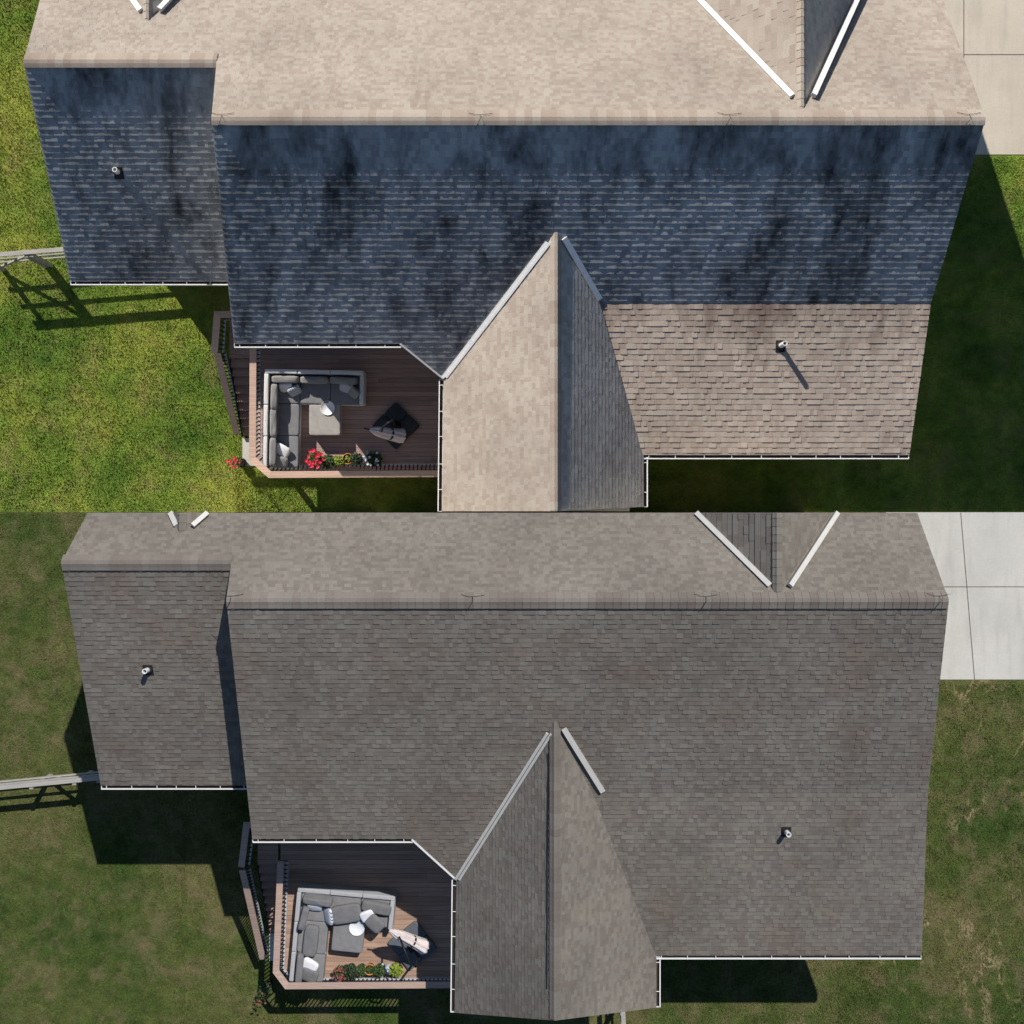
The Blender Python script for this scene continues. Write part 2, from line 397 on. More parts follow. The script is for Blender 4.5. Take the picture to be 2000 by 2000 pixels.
driveway(M['conc_warm'], gx(1700), gy(302), 60, 60, [((gx(1882), gy(302)), (gx(1882), 40)), ((gx(1882), gy(107)), (50, gy(107)))])
COL = LOW
driveway(M['conc_cool'], gx(1730), gy(1327), 60, -.01, [((gx(1903), gy(1327)), (gx(1876), -.02)), ((gx(1700), gy(1146)), (50, gy(1146)))])

# ------------------------------------------------------------------ house
def vent_pipe(parent, pl, px, py, ht, rad=.068, seed=0):
    p = pl.hit(px, py)
    mb = MB(); mb.tube([p - V((0, 0, .1)), p + V((0, 0, ht))], rad, 14, cap=False)
    mb.tube([p + V((0, 0, ht)), p - V((0, 0, .1))], rad * .72, 14, cap=False)
    n = 14; top = p + V((0, 0, ht))
    mb.add([top + V((r * math.cos(6.2832 * j / n), r * math.sin(6.2832 * j / n), 0)) for r in (rad, rad * .72) for j in range(n)],
           [(j, (j + 1) % n, n + (j + 1) % n, n + j) for j in range(n)])
    o = mb.build('vent_pipe', M['white'], parent, True)
    mb = MB(); q = lambda u, v: p + pl.u * u + pl.v * v + pl.n * .022
    mb.add([q(-.13, -.16), q(.13, -.16), q(.13, .16), q(-.13, .16)], [(0, 1, 2, 3)])
    mb.tube([p - V((0, 0, .05)), p + V((0, 0, .05)), p + V((0, 0, .09))], [rad * 1.9, rad * 1.6, rad * 1.15], 14)
    mb.build('pipe_boot', M['boot'], o)
def trim(mb, a, b, wd=.15, lift=.05, h=.06, side=None):
    mb.bar(a + V((0, 0, lift)), b + V((0, 0, lift)), wd, h)

def house(cfg):
    g = cfg; root = thing('house', (1.5, g['cy'], 0), g['label'], 'house')
    zr = g['zr']; ry = g['ridge_py']
    B = slope_plane(ry, zr, g['tb'])                       # main back slope
    Fr = slope_plane(ry, zr, -g['tf'])                     # main front slope
    # small wing: its ridge lies on the front slope
    wz = Fr.hit(300, g['wing_py']).z
    W = slope_plane(g['wing_py'], wz, g['tb'])
    kz = B.hit(1500, g['kink_py']).z
    K = slope_plane(g['kink_py'], kz, g['tl'])             # low-pitch part behind the right half
    gx0 = g['apex'][0]
    ap = B.hit(*g['apex'])
    # cross gable
    vl = B.hit(*g['val_left'])
    GL = Pl(ap, ap + V((0, -1, 0)), vl)
    vr = K.hit(*g['val_right'])
    vk = B.hit(*g['val_kink'])
    GR = Pl(ap, ap + V((0, -1, 0)), vr)
    # ---- polygons
    h = B.hit; e = g['eave_py']
    eL = g['eave_left']; d1 = g['diag']; 
    mid = gx0
    pB = [[h(g['rl'], ry), h(mid, ry), h(mid, e), h(eL, e)],
          [h(mid, ry), h(g['rr'], ry), h(g['kr'], g['kink_py']), h(mid, g['kink_py'])],
          [h(d1, e), h(mid - 40, e), h(g['val_left'][0] + 30, g['val_left'][1]), h(*g['val_left'])]]
    h = K.hit
    pK = [[h(gx0 + 20, g['kink_py']), h(g['kr'], g['kink_py']), h(g['er'], g['low_py']), h(g['val_right'][0] - 60, g['low_py'])]]
    h = W.hit
    pW = [[h(g['wl'], g['wing_py']), h(g['rl'] + 14, g['wing_py']), h(eL + 25, g['wing_eave']), h(g['wel'], g['wing_eave'])]]
    # front slope, down to its own eave or to the edge of the lot
    if g['front_end'] is not None: yf = g['front_end']
    fr = Fr
    def fy(px, py): return fr.hit(px, py)
    A0, A1 = fy(g['rl'], ry), fy(g['rr'], ry); W0, W1 = fy(g['wl'], g['wing_py']), fy(g['rl'] + 10, g['wing_py'])
    def down(p, q):                                        # go from p along the seen rake through q to y=yf on the front plane
        t = (yf - p.y) / (q.y - p.y); r = p + (q - p) * t; return V((r.x, yf, fr.z(r.x, yf)))
    R1 = down(A1, fy(*g['front_right'])); L1 = down(W0, fy(*g['front_left']))
    xm = W1.x
    pF = [[A0, A1, R1, V((xm, yf, fr.z(xm, yf))), W1], [W0, W1, V((xm, yf, fr.z(xm, yf))), L1]]
    ge = g['gable_end']                                    # (left eave px, ridge px, right eave px) seen corners at the gable's near end
    if g['seam']:                                          # the lot ends at y = 0.02
        yE = .02
        gl2 = GL.hit(*ge[0]); gl2 = V((gl2.x, yE, GL.z(gl2.x, yE)))
        gr2 = GR.hit(*ge[2]); gr1 = V((ap.x, yE, ap.z))
        gr2 = V((gr2.x, max(yE, gr2.y), GR.z(gr2.x, yE)))
    else:
        gl2 = GL.hit(*ge[0]); gr2 = GR.hit(*ge[2]); gr1 = GL.hit(*ge[1]); gr1 = V((ap.x, gr1.y, ap.z))
    pGL = [[ap, vl, gl2, gr1]]
    pGR = [[ap, gr1, gr2, vr], [ap, vr, vk + V((.35, 0, 0)) if False else vr, ap]]
    pGR = [[ap + V((0, 0, 0)), gr1, gr2, vr, GR.hit(*g['val_kink'])]]
    # ---- roof
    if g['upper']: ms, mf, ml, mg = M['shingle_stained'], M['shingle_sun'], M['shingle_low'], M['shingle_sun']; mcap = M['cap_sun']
    else: ms = mf = ml = mg = M['shingle_grey']; mf = M['shingle_grey_front']; mg = M['shingle_grey_front']; mcap = M['cap_grey']
    ex = g['ex']
    def roof_part(name, pl, polys, m, e_, seed, wr=(.08, .20), **kw):
        mb = MB(); courses(mb, pl, polys, e_, wr, seed, **kw); o = mb.build(name, m, root)
        sb = MB(); slab(sb, pl, polys); sb.build('fascia', M['white'], o); return o
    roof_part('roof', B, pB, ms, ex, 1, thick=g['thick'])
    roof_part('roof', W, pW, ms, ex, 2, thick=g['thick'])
    roof_part('roof', K, pK, ml, ex, 3, thick=g['thick_low'])
    roof_part('front_roof', Fr, pF, mf, g['exf'], 4, (.07, .18), thick=(.003, .009))
    roof_part('gable_roof', GL, pGL, mg, ex * .85, 5, thick=(.004, .009) if g['upper'] else (.005, .012))
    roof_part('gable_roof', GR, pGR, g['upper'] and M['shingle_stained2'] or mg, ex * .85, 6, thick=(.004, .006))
    # ---- ridge caps
    pz_ = .05 if g['upper'] else .031
    for a_, b_, pa, pb, w_, pf in ((A0, A1, B, Fr, .215, pz_), (W0, W1, W, Fr, .215, pz_), (ap + V((0, .25, .02)), gr1, GL, GR, .17, .02)):
        mb = MB(); ridge(mb, a_, b_, pa, pb, w_, seed=int(abs(a_.x) * 10), puff=pf, asym=.62 if (pf > .03 and g['upper']) else 1.0); mb.build('ridge_cap', mcap, root)
    # ---- valley strips where the gables meet the main roof
    pt = lambda a, b, t: a + (b - a) * t
    mv = M['white'] if g['upper'] else M['flashing']; tw = .15 if g['upper'] else .14
    mb = MB(); trim(mb, pt(ap, vl, .06) + V((-.05, 0, .0)), vl + V((-.03, 0, 0)), tw * .55, .035); trim(mb, pt(ap, vl, .06) + V((.05, 0, .02)), vl + V((.07, 0, .02)), tw * .5, .07, .04); mb.build('valley_flashing', mv, root)
    mb = MB(); trim(mb, pt(ap, vk, .08) + V((.12, 0, .0)), pt(ap, vk, .98) + V((.04, 0, 0)), tw, .05); mb.build('valley_flashing', mv, root)
    # ---- front gables
    for fg in g['front_gables']:
        fa = Fr.hit(*fg['apex']); Lp, Rp = Fr.hit(*fg['l']), Fr.hit(*fg['r'])
        ext = lambda q: fa + (q - fa) * ((min(yf, fa.y + fg['len']) - fa.y) / (q.y - fa.y))
        Le, Re = ext(Lp), ext(Rp); end = V((fa.x, Le.y, fa.z))
        PL, PR = Pl(fa, end, Le), Pl(fa, end, Re)
        roof_part('gable_roof', PL, [[fa, end, Le]], mg if g['upper'] else M['shingle_grey'], ex * 1.15, 7, (.2, .45), thick=(.008, .02))
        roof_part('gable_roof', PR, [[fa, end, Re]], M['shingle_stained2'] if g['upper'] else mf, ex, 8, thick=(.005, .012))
        mb = MB(); ridge(mb, fa + V((0, -.15, .01)), end, PL, PR, .14, seed=5, puff=.02); mb.build('ridge_cap', mcap, root)
        mb = MB(); trim(mb, pt(fa, Le, fg['t0']), Le, tw * .9, .06, .09); mb.build('valley_flashing', mv, root)
        mb = MB(); trim(mb, pt(fa, Re, fg['t0']) + V((.12, 0, 0)), Re + V((.1, 0, .16 if g['upper'] else 0)), tw * .85, .12, .1); mb.build('valley_flashing', mv, root)
    # ---- walls
    S = g['sgn']
    def under(y, x): return min(B.z(x, y), Fr.z(x, y)) - .25
    mb = MB()
    yr = A0.y; yb = h0 = B.hit(600, e).y + g['oh']; yfw = yf - (.6 if g['upper'] else .0)
    xl, xr = max(A0.x, B.hit(eL, e).x) + (.05 if g['upper'] else .3), min(A1.x, K.hit(g['er'], g['low_py']).x) - .45
    def prof(x, ys): return [V((x, ys[0], 0))] + [V((x, y, z)) for y, z in ys[1]] + [V((x, ys[2], 0))]
    def zB(y): return B.z(0, y) - .26
    def zF(y): return Fr.z(0, y) - .26
    def zK(y): return K.z(0, y) - .26
    ky = B.hit(1500, g['kink_py']).y; yk2 = K.hit(1500, g['low_py']).y + .4
    mb.sweep(prof(xl, (yb, [(yb, zB(yb)), (yr, zB(yr)), (yfw, zF(yfw))], yfw)), V((ap.x - xl, 0, 0)))
    mb.sweep(prof(ap.x + .01, (yk2, [(yk2, zK(yk2)), (ky, zK(ky)), (yr, zB(yr)), (yfw, zF(yfw))], yfw)), V((xr - ap.x - .01, 0, 0)))
    # wing
    wyr = W0.y; wyb = W.hit(200, g['wing_eave']).y + g['ohw']; wx = max(W0.x, W.hit(g['wel'], g['wing_eave']).x) + g['rakew']
    zW = lambda y: W.z(0, y) - .26
    mb.sweep(prof(wx, (wyb, [(wyb, zW(wyb)), (wyr, zW(wyr)), (yfw - .01, zF(yfw - .01))], yfw - .01)), V((xl + .2 - wx, 0, 0)))
    # gable block
    yg = gr1.y + (0 if g['seam'] else .6); xa, xb = vl.x + .4, vr.x - .4
    prf = [V((xa, yg, 0)), V((xa, yg, GL.z(xa, yg) - .26)), V((ap.x, yg, ap.z - .28)), V((xb, yg, GR.z(xb, yg) - .26)), V((xb, yg, 0))]
    mb.sweep(prf, V((0, yr - 1 - yg, 0)))
    mb.build('wall', M['siding'], root)
    # ---- gutters
    up = V((0, 0, -.02))
    for a_, b_, out, tk, sd in ((B.hit(eL, e), B.hit(d1, e), (0, -1, 0), .8, 1), (W.hit(g['wel'], g['wing_eave']), W.hit(eL + 6, g['wing_eave']), (0, -1, 0), .62, 2),
            (K.hit(g['val_right'][0], g['low_py']), K.hit(g['er'], g['low_py']), (0, -1, 0), .8, 3), (vl + V((-.02, -.05, 0)), gl2, (-1, 0, 0), .8, 4), (vr, gr2, (1, 0, 0), .8, 5)):
        mb = MB(); gutter(mb, a_ + up, b_ + up, out, tk, sd); go = mb.build('gutter', M['white'], root)
        q_ = V(out) * .052 + V((0, 0, -.09)) + up; mb = MB(); mb.bar(a_ + q_, b_ + q_, .088, .05); mb.build('gutter_debris', M['soil'], go)  # dark strip laid in the trough to paint its shaded interior
    dd = (B.hit(*g['val_left']) - B.hit(d1, e)); o_ = V((dd.y, -dd.x, 0)).normalized()
    if o_.y > 0: o_ = -o_
    mb = MB(); mb.bar(B.hit(d1, e) + o_ * .03, vl + o_ * .03, .05, .05); mb.build('eave_trim', M['white'], root)
    # ---- plumbing vents
    vent_pipe(root, W, *g['vent1'], g['vh'][0]); vent_pipe(root, K, *g['vent2'], g['vh'][1])
    # ---- dark tubes added for the ridge cap edge lines and shaded gap
    rng = random.Random(3)
    for px in g['wires']:
        p = B.hit(px + rng.uniform(-14, 14), ry) + V((0, 0, .07)); sB, sF = -B.v * rng.uniform(.8, 1.1), -Fr.v * rng.uniform(.7, 1.05)
        mb = MB(); mb.tube([p + V((-.28, 0, 0)) + sF * .24, p + V((-.1, 0, 0)) + sF * .15, p + V((.1, 0, 0)) + sF * .16, p + V((.3, 0, 0)) + sF * .22], .0055, 5)
        mb.tube([p + sF * .14, p + V((.02, 0, .02)), p + V((-.12, 0, 0)) + sB * .26], .006, 5); mb.build('cable_clip', M['black'], root)  # forked tubes added for the dark cap edge lines
    for x0, x1 in g['cable']:
        n = 26
        mb = MB(); mb.tube([B.hit(x0 + (x1 - x0) * i / n, ry) - B.v * (.235 + .012 * rng.uniform(-1, 1)) + B.n * .03 for i in range(n + 1)], .008, 5); mb.build('lightning_cable', M['black'], root)  # black tube drawn as the shadow line under the lifted cap edge
    if g['gable_cable']:
        a_, b_ = g['gable_cable']; n = 14
        mb = MB(); mb.tube([pt(GL.hit(*a_), GL.hit(*b_), i / n) + GL.n * .035 + V((rng.uniform(-.012, .012), 0, 0)) for i in range(n + 1)], .012, 5); mb.build('lightning_cable', M['black'], root)  # same painted edge shade, along the gable ridge
    return dict(B=B, root=root)
M['shingle_stained2'] = shingle_mat('shaded_side_shingles', [(0, (.42, .37, .32)), (.5, (.49, .445, .39)), (1, (.54, .5, .445))], .5, (.05, .045, .04), lo=.5, hi=.74)  # base lightened and warmed to brighten gable faces turned from the sun

COL = UP
house(dict(upper=True, seam=True, sgn=1, cy=7, label='sunny house above the deck of red flowers, back roof in blue shade with black streaks',
    zr=8.7, ridge_py=232, tb=.685, tf=.6, tl=.27, rl=413, rr=1925, wing_py=120, wl=46, wel=137, wing_eave=548, eave_py=670, eave_left=457, diag=783,
    kink_py=592, kr=1818, er=1776, low_py=888, apex=(1086, 455), val_left=(867, 738), val_kink=(1170, 588), val_right=(1257, 893),
    gable_end=((863, 998), (1088, 1000), (1257, 990)), front_right=(1842, 0), front_left=(78, 0), front_end=17.6, oh=.75, ohw=.95, rakew=1.0,
    ex=.152, exf=.105, thick=(.016, .019, .022), thick_low=(.007, .012, .020), vent1=(232, 338), vent2=(1524, 676), vh=(.3, .5),
    front_gables=[dict(apex=(1567, 212), l=(1363, 0), r=(1664, 0), len=6, t0=.06), dict(apex=(288, 40), l=(260, 0), r=(328, 0), len=4, t0=.08)],
    wires=(440, 935, 1438, 1900), cable=(), gable_cable=None))
COL = LOW
house(dict(upper=False, seam=False, sgn=-1, cy=-7, label='house under a clean even grey shingle roof, above the deck with tan boards',
    zr=8.7, ridge_py=1172, tb=.48, tf=.78, tl=.36, rl=442, rr=1853, wing_py=1098, wl=120, wel=197, wing_eave=1534, eave_py=1638, eave_left=493, diag=806,
    kink_py=1548, kr=1812, er=1800, low_py=1866, apex=(1085, 1412), val_left=(892, 1716), val_kink=(1176, 1548), val_right=(1282, 1870),
    gable_end=((888, 1978), (1082, 1992), (1282, 1968)), front_right=(1791, 1000), front_left=(172, 1000), front_end=-.02, oh=.4, ohw=.4, rakew=.5,
    ex=.135, exf=.095, thick=(.007, .011, .019), thick_low=(.007, .011, .018), vent1=(290, 1308), vent2=(1535, 1624), vh=(.3, .3),
    front_gables=[dict(apex=(1520, 1160), l=(1358, 1000), r=(1626, 1000), len=9, t0=.1), dict(apex=(353, 1040), l=(334, 1000), r=(402, 1000), len=4, t0=.35)],
    wires=(458, 920, 1392, 1842), cable=((505, 1800),), gable_cable=((1073, 1470), (1069, 1930))))

# ------------------------------------------------------------------ decks
def flat(z): return Pl((0, 0, z), (1, 0, z), (0, 1, z))
def rail_run(mbC, mbB, mbR, top, bot, step=.125, wd=.2, closed=False):
    for i in range(len(top) - 1):
        a, b, c, d = top[i], top[i + 1], bot[i], bot[i + 1]
        mbR.bar(c, d, .05, .06); mbC.bar(a - V((0, 0, .07)) + (c - a) * .08, b - V((0, 0, .07)) + (d - b) * .08, .05, .06)
        n = max(2, int((d - c).length / step))
        for k in range(n + 1):
            t = k / n; mbB.append((c + (d - c) * t, a + (b - a) * t - V((0, 0, .06))))
def cap(mb, pts, wd, z=0):
    for i in range(len(pts) - 1):                           # mitred by convex overlap-free polygons
        a, b = V(pts[i]), V(pts[i + 1]); d = (b - a).normalized(); r = V((d.y, -d.x, 0)).normalized() * wd / 2
        def mitre(j, p):
            if j <= 0 or j >= len(pts) - 1: return None
            d0 = (V(pts[j]) - V(pts[j - 1])).normalized(); d1 = (V(pts[j + 1]) - V(pts[j])).normalized()
            d0 = V((d0.x, d0.y, 0)).normalized(); d1 = V((d1.x, d1.y, 0)).normalized()
            r0 = V((d0.y, -d0.x, 0)); r1 = V((d1.y, -d1.x, 0)); m = (r0 + r1).normalized()
            return m * (wd / 2 / max(.4, m.dot(r1)))
        ra = mitre(i, a) or r; rb = mitre(i + 1, b) or r
        mb.prism([a + ra, a - ra, b - rb, b + rb] if False else [a - ra, a + ra, b + rb, b - rb], .045, .3 + .4 * (i % 2))
def deck(c):
    root = thing('deck', P(*c['ctr'], 0), c['label'], 'deck'); zf = c['z']; pl = flat(zf)
    poly = [P(px, py, zf) for px, py in c['floor']]
    mb = MB(); courses(mb, pl, [poly], .143, (3.2, 5.2), 11, thick=(.0,), lap=0, gap=.007, taper=False); mb.build('deck_floor', c['mf'], root)
    mb = MB(); pp = [p - V((0, 0, .03)) for p in poly]
    if area2([(p.x, p.y) for p in pp]) < 0: pp = pp[::-1]
    mb.prism(pp, .22)
    fr = mb.build('deck_frame', M['iron'], root)
    for px, py in c['posts']:
        p = P(px, py, zf - .2); mb = MB(); mb.bar(V((p.x, p.y, 0)), V((p.x, p.y, zf - .25)), .14, .14, up=(0, 1, 0)); mb.build('support_post', c['mc'], root)
    zc = zf + c['rh']
    for top, bot, zt in c['rails']:
        T = [P(px, py, z) for (px, py), z in zip(top, zt)]; Bt = [P(px, py, z - c['rh'] + .12) for (px, py), z in zip(bot, zt)]
        mb = MB(); cap(mb, T, c['capw']); mb.build('rail_cap', c['mc'], root)
        bl = []; mr = MB(); m2 = MB(); rail_run(m2, bl, mr, T, Bt); mr.build('bottom_rail', M['baluster'], root); m2.build('top_rail', M['baluster'], root)
        mb = MB()
        for a, b in bl: mb.bar(a, b, .032, .032, up=(0, 1, 0))
        o = mb.build('balusters', c['mb'], root); 
    # stairs
    x0, x1 = c['sx']; ya, yb_ = c['sy']; n = 9
    for i in range(n):
        y = ya + (yb_ - ya) * (i + .5) / n; z = zf - (zf) * (i + 1) / (n + 1)
        mb = MB(); mb.box(((x0 + x1) / 2, y, z), (x1 - x0, abs(yb_ - ya) / n + .02, .04), t=.3 + .05 * (i % 3)); mb.build('stair_tread', c['mf'], root)
    for x in (x0 - .03, x1 + .03):
        mb = MB(); mb.bar(V((x, ya, zf - .2)), V((x, yb_, .06)), .04, .26); mb.build('stringer', M['iron'], root)
    lp = [V((x0, ya, zf)), V((x1, ya, zf)), V((x1, c['land_y'], zf)), V((x0, c['land_y'], zf))]
    mb = MB(); courses(mb, pl, [lp], .143, (3, 4), 12, thick=(0,), lap=0, gap=.007, taper=False); mb.build('landing', c['mf'], root)
    mb = MB(); mb.box(((x0 + x1) / 2, yb_ - .55 * 1, .02), (x1 - x0 + .1, .9, .06)); mb.build('stair_pad', M['conc_cool'], root)
    return root
COL = UP
deck(dict(ctr=(680, 800), z=1.8, rh=.95, label='brown deck mostly in shade, with tan rail caps, beside the red flowers', mf=M['deck'], mc=M['cap_rail'], mb=M['iron'], capw=.2,
    floor=[(500, 600), (500, 893), (533, 921), (880, 917), (880, 600)], posts=[(510, 880), (700, 910), (850, 908)],
    rails=[([(494, 676), (493, 897), (527, 927), (864, 925)], [(507, 676), (507, 886), (537, 910), (864, 907)], [2.75] * 4),
           ([(450, 614), (424, 614), (418, 690)], [(450, 624), (440, 624), (436, 690)], [2.75] * 3),
           ([(424, 690), (462, 848)], [(440, 690), (473, 846)], [2.70, 1.0])],
    sx=(-8.72, -8.02), sy=(4.75, 2.5), land_y=6.3))
COL = LOW
deck(dict(ctr=(700, 1800), z=1.8, rh=.85, label='tan deck half in sunlight below the clean grey roof', mf=M['deck_pale'], mc=M['cap_rail_noon'], mb=M['iron'], capw=.19,
    floor=[(548, 1600), (548, 1893), (566, 1915), (900, 1915), (900, 1600)], posts=[(560, 1880), (700, 1900), (850, 1900)],
    rails=[([(548, 1682), (539, 1898), (560, 1926), (880, 1924)], [(562, 1682), (554, 1893), (572, 1912), (880, 1912)], [2.65] * 4),
           ([(492, 1612), (481, 1612), (471, 1694)], [(505, 1612), (496, 1612), (487, 1690)], [2.65] * 3),
           ([(473, 1700), (513, 1874)], [(488, 1696), (522, 1856)], [2.6, .95])],
    sx=(-7.85, -7.22), sy=(-10.9, -13.6), land_y=-9.0))

# ------------------------------------------------------------------ deck furniture
def sofa(px, py, rot, zf, label, mS, mB, backs, seed, bh=.74, l=2.98, mF=None):
    mF = mF or M['frame']
    O = P(px, py, zf); R = Matrix.Rotation(rot, 3, 'Z'); rng = random.Random(seed)
    root = thing('sectional_sofa', O, label, 'sofa')
    L = lambda x, y, z: O + R @ V((x, -y, z))
    RB = lambda a=0, b=0, c=0: R @ Matrix.Rotation(a, 3, 'Z') @ Matrix.Rotation(b, 3, 'X') @ Matrix.Rotation(c, 3, 'Y')
    def sb(name, m, c, d, Rm=None, e=.14, par=root, wob=0):
        mb = MB(); mb.sq(L(*c), d, Rm or R, e, e, 32, 14, wob, rng); return mb.build(name, m, par, True)
    w, dp = 2.98, 1.0
    sb('base', mF, (w / 2, dp / 2, .17), (w, dp, .26), e=.06); sb('base', mF, (dp / 2, dp + (l - dp) / 2, .17), (dp, l - dp, .26), e=.06)
    for i in range(3): sb('back_panel', mF, ((i + .5) * w / 3, .06, .03 + bh / 2), (w / 3 - .005, .13, bh), e=.08)
    for i in range(3): sb('back_panel', mF, (.06, .13 + (i + .5) * (l - .13) / 3, .03 + bh / 2), (.13, (l - .13) / 3 - .005, bh), e=.08)
    sb('armrest', mF, (w - .06, dp / 2 + .06, .33), (.13, dp - .13, .58), e=.08)
    for x0, x1, y0, y1 in ((.13, 1.02, .13, 1.0), (1.02, 1.95, .13, 1.0), (1.95, 2.85, .13, 1.0), (.13, 1.02, 1.0, 1.98), (.13, 1.02, 1.98, l - .03)):
        sb('seat_cushion', mS, ((x0 + x1) / 2, (y0 + y1) / 2, .38), (x1 - x0 - .012, y1 - y0 - .012, .17), e=.16, wob=.02)
    for (x, y, z, dx, dy, dz, a, b, c) in backs:
        sb('back_cushion', mB, (x, y, z), (dx, dy, dz), RB(a, b, c), e=.38, wob=.04)
    return L, R
def pillow(L, R, x, y, z, s, a, b, c, m, label, group):
    mb = MB(); mb.sq(L(x, y, z), (s, s * .8, .15), R @ Matrix.Rotation(a, 3, 'Z') @ Matrix.Rotation(b, 3, 'X') @ Matrix.Rotation(c, 3, 'Y'), .62, .45, 28, 12, .04, random.Random(x))
    o = MB(); root = thing('throw_pillow', L(x, y, z), label, 'pillow', group); mb.build('pillow_cover', m, root, True)
def ottoman(px, py, rot, zf, label, m):
    O = P(px, py, zf); R = Matrix.Rotation(rot, 3, 'Z'); root = thing('ottoman', O, label, 'ottoman'); rng = random.Random(2)
    mb = MB(); mb.sq(O + V((0, 0, .17)), (.92, .92, .28), R, .06, .06, 28, 10); mb.build('base', M['frame'], root, True)
    mb = MB(); mb.sq(O + V((0, 0, .36)), (.95, .95, .15), R, .15, .12, 32, 12, .02, rng); mb.build('seat_cushion', m, root, True)
    for x in (-.4, .4):
        for y in (-.4, .4):
            mb = MB(); p = O + R @ V((x, y, 0)); mb.tube([p + V((0, 0, .002)), p + V((0, 0, .06))], .03, 8); mb.build('leg', M['black'], root)
def tray(px, py, z, r, label):
    O = P(px, py, z); mb = MB()
    mb.lathe(O, [(r * .93, .0), (r, .015), (r, .03), (r * .97, .03), (r * .95, .022), (.001, .022)], 40)
    o = thing('round_tray', O, label, 'tray'); mb.build('tray_top', M['tray'], o, True)
def umbrella(ctr, zf, half, mbse, a, b, mastp, label, rot, arc):
    O = P(*ctr, zf); root = thing('cantilever_umbrella', O, label, 'umbrella')
    for sx in (-1, 1):
        for sy in (-1, 1):
            mb = MB(); Rm = Matrix.Rotation(rot, 3, 'Z')
            mb.sq(O + Rm @ V((sx * half / 2, sy * half / 2, .06)), (half * .985, half * .985, .11), Rm, .2, .22, 28, 8)
            mb.build('base_slab', mbse, root, True)
    mb = MB(); mb.lathe(O + V((0, 0, .1)), [(.16, 0), (.15, .06), (.07, .1), (.05, .4)], 20); mb.build('mast_socket', M['black'], root, True)
    mb = MB(); mb.tube([O + V((0, 0, .1))] + [P(*q) for q in mastp], .035, 10); mb.build('mast', M['black'], root, True)
    mb = MB(); mb.tube([P(*q) for q in arc], .03, 8); mb.build('arm', M['black'], root, True)
    A, Bp = P(*a), P(*b); d = Bp - A; n = 22; m = 26; vs = []; dn = d.normalized(); r0 = dn.cross(V((0, 0, 1))).normalized(); q0 = r0.cross(dn)
    prof = [.03, .05, .075, .095, .11, .12, .128, .135, .14, .145, .148, .15, .152, .155, .158, .16, .165, .17, .175, .18, .185, .16]
    rng = random.Random(5)
    for i in range(n):
        t = i / (n - 1)
        for j in range(m):
            th = 2 * math.pi * j / m; fold = 1 + .24 * math.cos(8 * th + 2.2 * t) + .08 * math.sin(3 * th + 5 * t)
            rr = prof[i] * fold; vs.append(A + d * t + r0 * (rr * math.cos(th)) + q0 * (rr * math.sin(th)))
    mb = MB(); mb.add(vs, [(i * m + j, i * m + (j + 1) % m, (i + 1) * m + (j + 1) % m, (i + 1) * m + j) for i in range(n - 1) for j in range(m)] + [tuple(range(m - 1, -1, -1)), tuple((n - 1) * m + j for j in range(m))])
    mb.build('canopy', M['canopy'], root, True)
    mb = MB(); c = A + d * .62; mb.tube([c + dn * -.03, c + dn * .03], .175, 16, cap=False); mb.tube([A - dn * .18, Bp + dn * .1], .022, 8); mb.build('canopy_strap', M['black'], root)
def plant(px, py, zf, label, potm, pr, ph, leafmat, lr, nl, seed, lh=.35, petal=None, np_=0, ls=.07, group=None, off=(0, 0), pz=1.0):
    O = P(px, py, zf); root = thing('potted_plant', O, label, 'plant', group); rng = random.Random(seed)
    if pr:
        mb = MB(); mb.lathe(O, [(pr * .7, .0), (pr * .95, ph * .8), (pr * 1.06, ph * .82), (pr * 1.06, ph), (pr * .92, ph), (pr * .9, ph * .86), (.001, ph * .86)], 24)
        o = mb.build('pot', potm, root, True)
        mb = MB(); mb.lathe(O + V((0, 0, ph * .86)), [(pr * .88, .002), (pr * .5, .02), (.001, .025)], 16); mb.build('soil', M['soil'], o, True)
    def leaves(name, m, n, r, hh, s, z0, par):
        mb = MB()
        for _ in range(n):
            a = rng.uniform(0, 6.283); q = r * math.sqrt(rng.random()); zz = z0 + hh * (rng.uniform(.25, 1) * (1 - .5 * (q / r) ** 2))
            c = O + V((off[0] + q * math.cos(a), off[1] + q * math.sin(a), zz)); b = a + rng.uniform(-.9, .9); tilt = rng.uniform(-.7, .35); k = s * rng.uniform(.6, 1.3)
            d = V((math.cos(b) * math.cos(tilt), math.sin(b) * math.cos(tilt), math.sin(tilt))); e = V((-math.sin(b), math.cos(b), rng.uniform(-.4, .4)))
            mb.add([c - d * k * .6, c + e * k * .38 + V((0, 0, k * .1)), c + d * k * .7, c - e * k * .38 + V((0, 0, k * .1))], [(0, 3, 2, 1)], rng.random())
        for _ in range(max(4, n // 30)):
            a = rng.uniform(0, 6.283); q = r * .7 * rng.random()
            mb.tube([O + V((0, 0, ph * .8)), O + V((off[0] + q * math.cos(a), off[1] + q * math.sin(a), z0 + hh * .7))], .006, 4, .2)
        return mb.build(name, m, par)
    f = leaves('foliage', leafmat, nl, lr, lh, ls, ph * .8, root)
    if petal:
        mb = MB()
        for _ in range(np_):
            a = rng.uniform(0, 6.283); q = lr * 1.1 * math.sqrt(rng.random()); c = O + V((off[0] + q * math.cos(a), off[1] + q * math.sin(a), ph * .8 + lh * rng.uniform(.6, 1.15)))
            for k in range(5):
                b = k * 1.2566 + a; d = V((math.cos(b), math.sin(b), .35)); e = V((-math.sin(b), math.cos(b), 0)); s = .045 * pz
                mb.add([c, c + d * s * .6 - e * s * .4, c + d * s, c + d * s * .6 + e * s * .4], [(0, 1, 2, 3)], rng.random())
        mb.build('blossom', petal, root)
